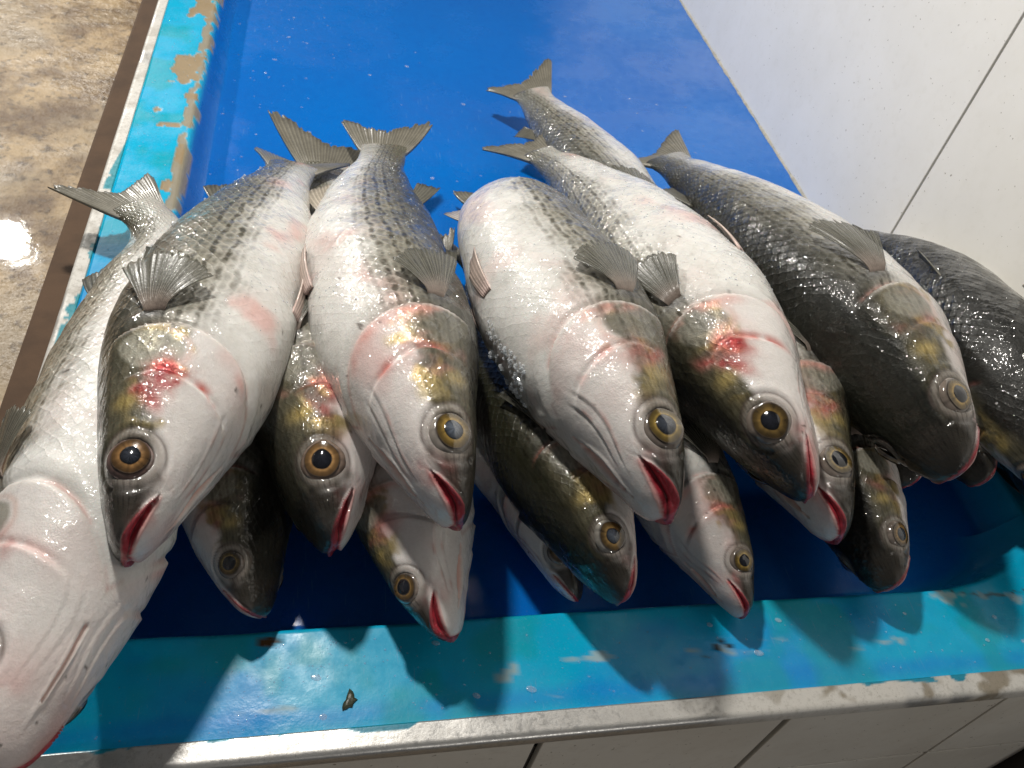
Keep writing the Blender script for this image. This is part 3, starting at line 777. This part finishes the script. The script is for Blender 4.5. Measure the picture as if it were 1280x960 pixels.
        ext = np.repeat(al[..., None], 3, -1)
        me = new_mesh(name, s.warp(V) - s.o, [fc, fc[:, ::-1] + k, sides[:, ::-1]], np.concatenate([cc.reshape(-1, 3)] * 2), np.concatenate([ext.reshape(-1, 3)] * 2), mat=M_FIN)
        return add(name, me, s.root)
    def skin(s, st, psi, side):
        ph = np.radians(psi) if side > 0 else np.pi - np.radians(psi)
        b = s.base(st, ph); e = 1e-3
        n = np.cross(s.base(st, ph + e) - b, s.base(st + e, ph) - b); n /= np.linalg.norm(n, axis=-1)[..., None]
        n *= np.sign((n[..., 1:] * b[..., 1:]).sum(-1))[..., None]
        return b, n
    def pectoral(s, side, spread=28, size=1.0, lift=14):
        """a limp fan lying back along the flank"""
        n = 20; rays = []; rip = s.rng.uniform(0, 6)
        for k in range(n):
            u = k / (n - 1)
            an = math.radians(spread * .8 - u * 1.8 * spread) + s.rng.uniform(-.015, .015); L = (.132 - .050 * u ** 1.5) * size * (1 - .12 * (1 - u) ** 8)
            def ray(t, u=u, an=an, L=L):
                st = .287 + .003 * u + L * math.cos(an) * t; psi = 27 - 11 * u + np.degrees(L * math.sin(an) * t / .115)
                b, nn = s.skin(st, psi, side)
                off = -.004 + .0105 * ss(0, .12, t) + .002 * t + lift / 14 * .016 * t * (1 - .35 * t) + .0022 * np.sin(u * 7 + rip + 2 * t) * t
                return b + nn * off[:, None]
            rays.append(ray)
        s.fin('pectoral_fin', rays, colr=(.120, .117, .094), root=(.30, .24, .205), alpha=.48, tipdark=.0, nsub=3, thick=.0011)
    def pelvic(s, side):
        n = 6; rays = []
        for k in range(n):
            t = k / (n - 1)
            b, nn, e1, e2 = s.surf(.405 + .004 * t, -60 - 10 * t, side)
            an = math.radians(3 - 12 * t); L = .112 - .035 * t
            dr = e1 * math.cos(an) * .97 + e2 * math.sin(an) + nn * .16
            rays.append((b, dr * L, -nn * L * .15))
        s.fin('pelvic_fin', rays, colr=(.50, .40, .35), root=(.62, .47, .43), alpha=.95, tipdark=.15, thick=.0022)
    def median_fins(s):
        P = s.P; g = np.array([.12, .115, .092])
        def row(name, s0, s1, n, el0, el1, L0, L1, up, colr, root, lean=0., pw=1.0):
            rays = []
            for k in range(n):
                t = k / (n - 1); st = s0 + (s1 - s0) * t
                z = (f_t(st) if up > 0 else -f_b(st)) * s.fat[1] * .97; el = math.radians(el0 + (el1 - el0) * t); L = L0 + (L1 - L0) * t ** pw
                dr = np.array([math.cos(el), lean * math.sin(el), up * math.sin(el)])
                rays.append((np.array([st, 0, z]), dr * L, np.array([0, lean * L * .3, -up * L * .12])))
            s.fin(name, rays, colr=colr, root=root, thick=.0018, rows=10)
        row('dorsal_fin', .465, .515, 4, 20, 8, .105, .055, 1, g, g * 1.2)
        row('dorsal_fin', .735, .795, 8, 38, 18, .085, .045, 1, g, g * 1.2, lean=s.rng.uniform(-.3, .3))
        row('anal_fin', .700, .775, 9, 34, 16, .080, .040, -1, np.array([.45, .40, .33]), (.5, .45, .4), lean=s.rng.uniform(-.3, .3))
        n = 27; rays = []; ta, tb = s.rng.uniform(-1, 1, 2)
        for k in range(n):
            t = k / (n - 1) * 2 - 1
            an = math.radians((25 + 5 * ta) * t); L = (.088 + .078 * abs(t) ** 1.5 - .02 * (abs(t) > .99)) * (1 + .18 * tb * t) * s.tail
            z = .046 * t * s.fat[1]
            rays.append((np.array([.970, 0, z]), np.array([math.cos(an), 0, math.sin(an)]) * L, np.array([0, .030 * ta + .028 * tb * t, .0])))
        s.fin('tail_fin', rays, rows=18, colr=(.185, .172, .138), root=np.array([.25, .235, .20]), thick=.0050, alpha=.95, tipdark=.35, nsub=3)

FISH = {}
FISH['A'] = Fish('A', [(-0.184, 0.177, 0.1), (-0.173, 0.246, 0.095), (-0.166, 0.349, 0.085), (-0.171, 0.485, 0.065), (-0.174, 0.62, 0.05), (-0.169, 0.686, 0.046), (-0.179, 0.722, 0.046), (-0.202, 0.75, 0.048)],
    roll=(-126, -85), fat=(.90, .82), gul=.15, tail=.92, seed=1, line=6, pale=1.05, blood=.35, gape=.2, label='large pale mullet belly up, lying along the left rim, its tail over the metal edge')
FISH['B'] = Fish('B', [(-0.127, 0.283, 0.135), (-0.123, 0.345, 0.13), (-0.104, 0.482, 0.115), (-0.079, 0.627, 0.095), (-0.055, 0.759, 0.07), (-0.045, 0.831, 0.05)],
    roll=(-82, -86), iris=(.30, .16, .075), cloudy=.15, hline=-12, win=1.5, fat=(.97, .98), lid=(.16, .10, .085), seed=2, line=-8, blood=1.2, gape=.55, gold=1.3, pect=(34, .9, 22), label='plump mullet with blood-red cheek patch and purple-brown eye beside the left rim')
FISH['C'] = Fish('C', [(0.084, 0.301, 0.13), (0.072, 0.364, 0.13), (0.057, 0.461, 0.12), (0.037, 0.603, 0.1), (0.039, 0.752, 0.075), (0.057, 0.871, 0.055)],
    roll=(88, 86), pect=(30, .9, 8), hline=-8, win=.7, fat=(.95, .95), lid=(.28, .25, .22), seed=3, line=-7, blood=.95, gape=.75, cloudy=.9, label='white-bellied mullet with cloudy blue-grey eye and red wedge mouth, tail standing behind')
FISH['D'] = Fish('D', [(0.227, 0.289, 0.145), (0.22, 0.352, 0.145), (0.207, 0.443, 0.135), (0.19, 0.563, 0.12), (0.18, 0.659, 0.105), (0.187, 0.758, 0.06), (0.196, 0.835, 0.005)],
    roll=(84, 80), pect=(32, .95, 10), iris=(.45, .32, .07), hline=-8, win=.7, fat=(1.0, .98), seed=4, line=-3, blood=.5, gape=1.1, gold=.8, cloudy=.35, label='icy mullet with gaping blood-red mouth and an orange stripe under its jaw')
FISH['E'] = Fish('E', [(0.347, 0.314, 0.125), (0.333, 0.39, 0.125), (0.325, 0.497, 0.115), (0.311, 0.653, 0.09), (0.289, 0.806, 0.06), (0.261, 0.907, 0.04)],
    roll=(-112, -98), pect=(20, .9, 8), hline=2, fat=(.96, .93), seed=5, line=22, pale=1.05, blood=.9, gape=.55, gold=1.1, label='very white mullet with bulging black eye and red scratch behind its gill')
FISH['F'] = Fish('F', [(0.482, 0.328, 0.13), (0.479, 0.406, 0.13), (0.477, 0.516, 0.12), (0.466, 0.675, 0.09), (0.448, 0.823, 0.06), (0.427, 0.908, 0.04)],
    roll=(-74, -98), hline=-4, lid=(.22, .18, .15), seed=6, line=8, back=(.012, .0125, .009), blood=.3, gape=.4, gold=1.2, pect=(20, 1.0, 22), label='black-backed mullet lying back up with gold gill cover, longest dark one')
FISH['G'] = Fish('G', [(0.623, 0.299, 0.11), (0.622, 0.398, 0.11), (0.637, 0.538, 0.09), (0.651, 0.649, 0.06), (0.638, 0.744, 0.03), (0.609, 0.807, 0.005)],
    roll=(-40, -45), lid=(.1, .09, .08), seed=7, line=2, back=(.010, .010, .008), blood=.3, gape=.2, pect=(14, 1.0, 10), label='dark mullet lying back up, pressed against the white tiled wall')
FISH['Q'] = Fish('Q', [(-0.004, 0.32, 0.075), (-0.012, 0.378, 0.07), (-0.018, 0.471, 0.06), (-0.023, 0.585, 0.045), (-0.018, 0.752, 0.02), (-0.01, 0.892, 0.012)],
    roll=(-82, -88), iris=(.42, .25, .10), hline=-10, tail=1.2, lid=(.25, .18, .14), seed=8, res=.8, line=-8, blood=.9, gape=.6, gold=1.4, label='mullet with orange-gold gill cover and gold-ringed eye wedged between two bigger fish')
FISH['R'] = Fish('R', [(-0.054, 0.293, 0.03), (-0.066, 0.345, 0.03), (-0.076, 0.416, 0.025), (-0.078, 0.526, 0.02), (-0.065, 0.688, 0.015)],
    roll=(55, 60), hline=0, seed=9, res=.7, line=5, back=(.014, .013, .010), blood=.3, gape=.2, label='shadowed dark mullet head with tan ringed eye, low beside the rust patch')
FISH['P'] = Fish('P', [(0.075, 0.257, 0.045), (0.065, 0.312, 0.04), (0.058, 0.392, 0.03), (0.052, 0.525, 0.02), (0.051, 0.693, 0.015)],
    roll=(-128, -120), hline=-6, seed=10, res=.8, line=14, blood=.4, gape=.8, cloudy=0., label='mullet lying on the front ledge with a long slit down its white throat')
FISH['O'] = Fish('O', [(0.193, 0.304, 0.004), (0.185, 0.354, 0.004), (0.172, 0.426, 0.006), (0.112, 0.525, 0.02), (0.103, 0.695, 0.015)],
    roll=62, fat=(.85, .85), seed=11, res=.7, line=12, blood=.5, gape=.2, label='mostly hidden mullet, only its narrow snout showing beside the olive one')
FISH['N'] = Fish('N', [(0.206, 0.269, 0.066), (0.193, 0.328, 0.066), (0.18, 0.411, 0.055), (0.17, 0.553, 0.025), (0.158, 0.711, 0.015)],
    roll=(-84, -80), hline=-8, lid=(.28, .26, .23), seed=12, res=.85, line=4, back=(.024, .024, .013), blood=.3, gape=.6, gold=1.2, cloudy=.6, label='olive-backed mullet with milky gold eye, snout tip just over the ledge lip')
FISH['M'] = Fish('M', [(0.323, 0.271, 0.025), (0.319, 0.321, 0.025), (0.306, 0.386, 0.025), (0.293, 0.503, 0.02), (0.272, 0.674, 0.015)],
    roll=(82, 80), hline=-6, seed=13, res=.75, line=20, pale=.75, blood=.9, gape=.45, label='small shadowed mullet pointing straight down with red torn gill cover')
FISH['I'] = Fish('I', [(0.395, 0.304, 0.085), (0.399, 0.361, 0.08), (0.412, 0.478, 0.06), (0.415, 0.611, 0.04), (0.416, 0.746, 0.02), (0.415, 0.848, 0.01)],
    roll=(78, 70), hline=-8, seed=14, res=.75, line=10, back=(.014, .014, .010), gape=.5, label='mullet tucked under the very white one, white chin and dark red lips')
FISH['H'] = Fish('H', [(0.451, 0.281, 0.035), (0.455, 0.339, 0.035), (0.458, 0.413, 0.03), (0.461, 0.535, 0.02), (0.447, 0.708, 0.015)],
    roll=(-66, -60), hline=-8, cloudy=.4, seed=15, res=.75, line=-5, back=(.010, .009, .007), blood=.2, gape=.5, label='nearly black mullet head with gold eye and bright red lips, lowest on the ledge')
FISH['K'] = Fish('K', [(0.582, 0.371, 0.055), (0.589, 0.438, 0.05), (0.601, 0.545, 0.035), (0.617, 0.73, 0.015)],
    roll=(-64, -55), hline=2, seed=16, res=.7, line=0, back=(.012, .010, .008), gape=.5, label='brown mullet head with pink-red lips peeping out below the black-backed one')
FISH['L'] = Fish('L', [(0.515, 0.376, 0.05), (0.506, 0.441, 0.045), (0.49, 0.549, 0.03), (0.473, 0.724, 0.015)],
    roll=(-60, -45), hline=2, seed=17, res=.6, line=0, back=(.010, .009, .007), gape=.5, label='hidden dark mullet with only its reddish lip showing above the round basin corner')
FISH['S'] = Fish('S', [(0.663, 0.282, 0.06), (0.671, 0.352, 0.055), (0.702, 0.465, 0.035), (0.722, 0.631, 0.015)],
    roll=(-100, -95), seed=18, res=.6, line=15, pale=.7, label='grey-bellied mullet lying beneath the dark one pressed to the tiled wall')
FISH['J'] = Fish('J', [(0.337, 0.606, 0.02), (0.337, 0.712, 0.02), (0.328, 0.871, 0.02), (0.304, 1.002, 0.02), (0.278, 1.096, 0.02)],
    roll=(-60, -100), fat=(1.12, 1.15), seed=19, res=.7, line=8, back=(.06, .06, .05), label='mullet lying furthest back, its forked grey tail spread on bare blue tray')

# ------------------------------------------------------------------ loose things: water drops, ice, scraps
rg = np.random.default_rng(5)
def domes(name, pts, nrm, rad, mat, label, cat, squash=.55, jag=0., seg=8):
    V = []; Fc = []; n0 = 0
    for p, n, r in zip(pts, nrm, rad):
        n = n / np.linalg.norm(n); a = np.cross(n, [.3, .9, .2]); a /= np.linalg.norm(a); b = np.cross(n, a)
        rings = [(1.0, -.25), (.95, .25), (.70, .72), (.35, .95)]
        ell = rg.uniform(.8, 1.35)
        for (q, h) in rings:
            for k in range(seg):
                t = k / seg * 2 * math.pi; j = 1 + jag * rg.uniform(-1, 1)
                V.append(p + r * (q * j * (math.cos(t) * a * ell + math.sin(t) * b / ell) + h * squash * j * n))
        V.append(p + n * r * squash)
        for i in range(3):
            for k in range(seg):
                Fc.append((n0 + i * seg + k, n0 + i * seg + (k + 1) % seg, n0 + (i + 1) * seg + (k + 1) % seg, n0 + (i + 1) * seg + k))
        for k in range(seg): Fc.append((n0 + 3 * seg + k, n0 + 3 * seg + (k + 1) % seg, n0 + 4 * seg, n0 + 4 * seg))
        n0 += 4 * seg + 1
    Fc = np.array(Fc); tri = Fc[:, 2] == Fc[:, 3]
    me = new_mesh(name, np.array(V), [Fc[~tri], Fc[tri][:, :3]], smooth=jag < .1, mat=mat)
    o = add(name, me); o['label'] = label; o['category'] = cat; o['kind'] = 'stuff'
    return o
pts = []; rad = []
for k in range(150):       # drops on the blue floor of the tray
    x = rg.uniform(-.16, .6); y = rg.uniform(.8, 1.5); 
    if rg.random() < .55: x = rg.uniform(-.16, .0)
    pts.append((x, y, -DEP - .0003)); rad.append(rg.uniform(.0006, .0022))
for k in range(420):       # spray on the front ledge
    x = rg.normal(-.05, .06) if rg.random() < .6 else rg.uniform(-.2, .66); y = rg.uniform(.222, .284)
    pts.append((x, y, -.0002)); rad.append(rg.uniform(.0004, .0011))
for k in range(160):       # along the left rim and trim
    pts.append((rg.uniform(-.255, -.19), rg.uniform(.5, 1.3), .0004)); rad.append(rg.uniform(.0005, .0014))
domes('water_drops', np.array(pts), np.tile([0, 0, 1.], (len(pts), 1)), rad, M_DROP, 'tiny water drops scattered over the painted tray and rim', 'water drops', .5)

def fish_points(f, s0, s1, p0, p1, n, side=0):
    """random places on a fish's skin with their outward direction"""
    i = np.where((f.st > s0) & (f.st < s1))[0]
    psi = np.degrees(np.arctan2(np.sin(f.ph), np.abs(np.cos(f.ph)))); ok = (psi >= p0) & (psi <= p1)
    if side: ok &= np.sign(np.cos(f.ph)) == side
    j = np.where(ok)[0]
    I = rg.choice(i, n); J = rg.choice(j, n); P = f.V[I, J]
    C = np.stack([np.interp(f.st[I], f.l, f.C[:, k]) for k in range(3)], -1)
    return P, P - C
def ice(f, label, spec):
    A = []; B = []; R = []
    for (s0, s1, p0, p1, n, r0, r1, side) in spec:
        P, D = fish_points(f, s0, s1, p0, p1, n, side); A.append(P); B.append(D); R += list(rg.uniform(r0, r1, n) * (rg.random(n) ** .6 * .7 + .3))
    domes('ice_crystals', np.concatenate(A), np.concatenate(B), R, M_ICE, label, 'ice', .8, .30, 6)
ice(FISH['D'], 'clear melting ice crumbs clinging to the belly edge of the gaping mullet',
    [(.25, .37, -90, -74, 50, .001, .0034, -1), (.25, .37, -90, -56, 70, .001, .0036, 1), (.3, .9, 66, 90, 120, .0006, .0018, 0), (.3, .9, -50, 50, 300, .0003, .0008, -1)])
ice(FISH['C'], 'fine ice grains on the flank of the cloudy-eyed mullet', [(.3, .9, -70, 50, 420, .0004, .0011, -1)])
ice(FISH['B'], 'fine ice grains on the back and flank of the mullet with blood-red cheek', [(.3, .95, -60, 60, 300, .0004, .0010, 1), (.5, .95, 55, 90, 60, .001, .003, 0)])
ice(FISH['E'], 'fine ice grains on the white belly of the whitest mullet', [(.28, .9, -80, 40, 520, .0004, .0012, 1)])
# a scrap of dark fish skin on the ledge
def scrap():
    n = 14; rr = [.0045, .0068, .0042, .0050, .0062, .0088, .0050, .0036, .0048, .0056, .0066, .0050, .0040, .0058]
    a = np.arange(n) / n * 2 * np.pi
    ring = np.stack([np.cos(a) * np.array(rr) * .8, np.sin(a) * np.array(rr) * 1.25, np.zeros(n)], -1)
    V = np.concatenate([ring, ring * .92 + [0, 0, .0011], ring * .45 + [.0006, 0, .0020], [[0, 0, .0016]]])
    F4 = np.concatenate([np.stack([np.arange(n) + k * n, (np.arange(n) + 1) % n + k * n, (np.arange(n) + 1) % n + (k + 1) * n, np.arange(n) + (k + 1) * n], -1) for k in (0, 1)])
    F3 = np.stack([np.arange(n) + 2 * n, (np.arange(n) + 1) % n + 2 * n, np.full(n, 3 * n)], -1)
    o = add('skin_scrap', new_mesh('skin_scrap', V, [F4, F3], mat=M_SCRAP), loc=(.009, .2365, .0004))
    o.rotation_euler = (0, 0, -.5)
    o['label'] = 'small dark scrap of fish skin stuck on the turquoise front ledge'; o['category'] = 'scrap'
scrap()

# loose fish scales lying on the tray
pts = []; rad = []; nr = []
for k in range(34):
    x, y = (rg.uniform(-.15, .62), rg.uniform(.82, 1.45)) if k < 22 else (rg.uniform(-.15, .60), rg.uniform(.225, .282))
    pts.append((x, y, (-DEP if y > .4 else 0) + .0004)); rad.append(rg.uniform(.0016, .0034)); nr.append((rg.uniform(-.12, .12), rg.uniform(-.12, .12), 1))
domes('loose_scales', np.array(pts), np.array(nr), rad, M_SCALE, 'loose translucent fish scales scattered over the painted tray', 'fish scales', .10, .05, 9)
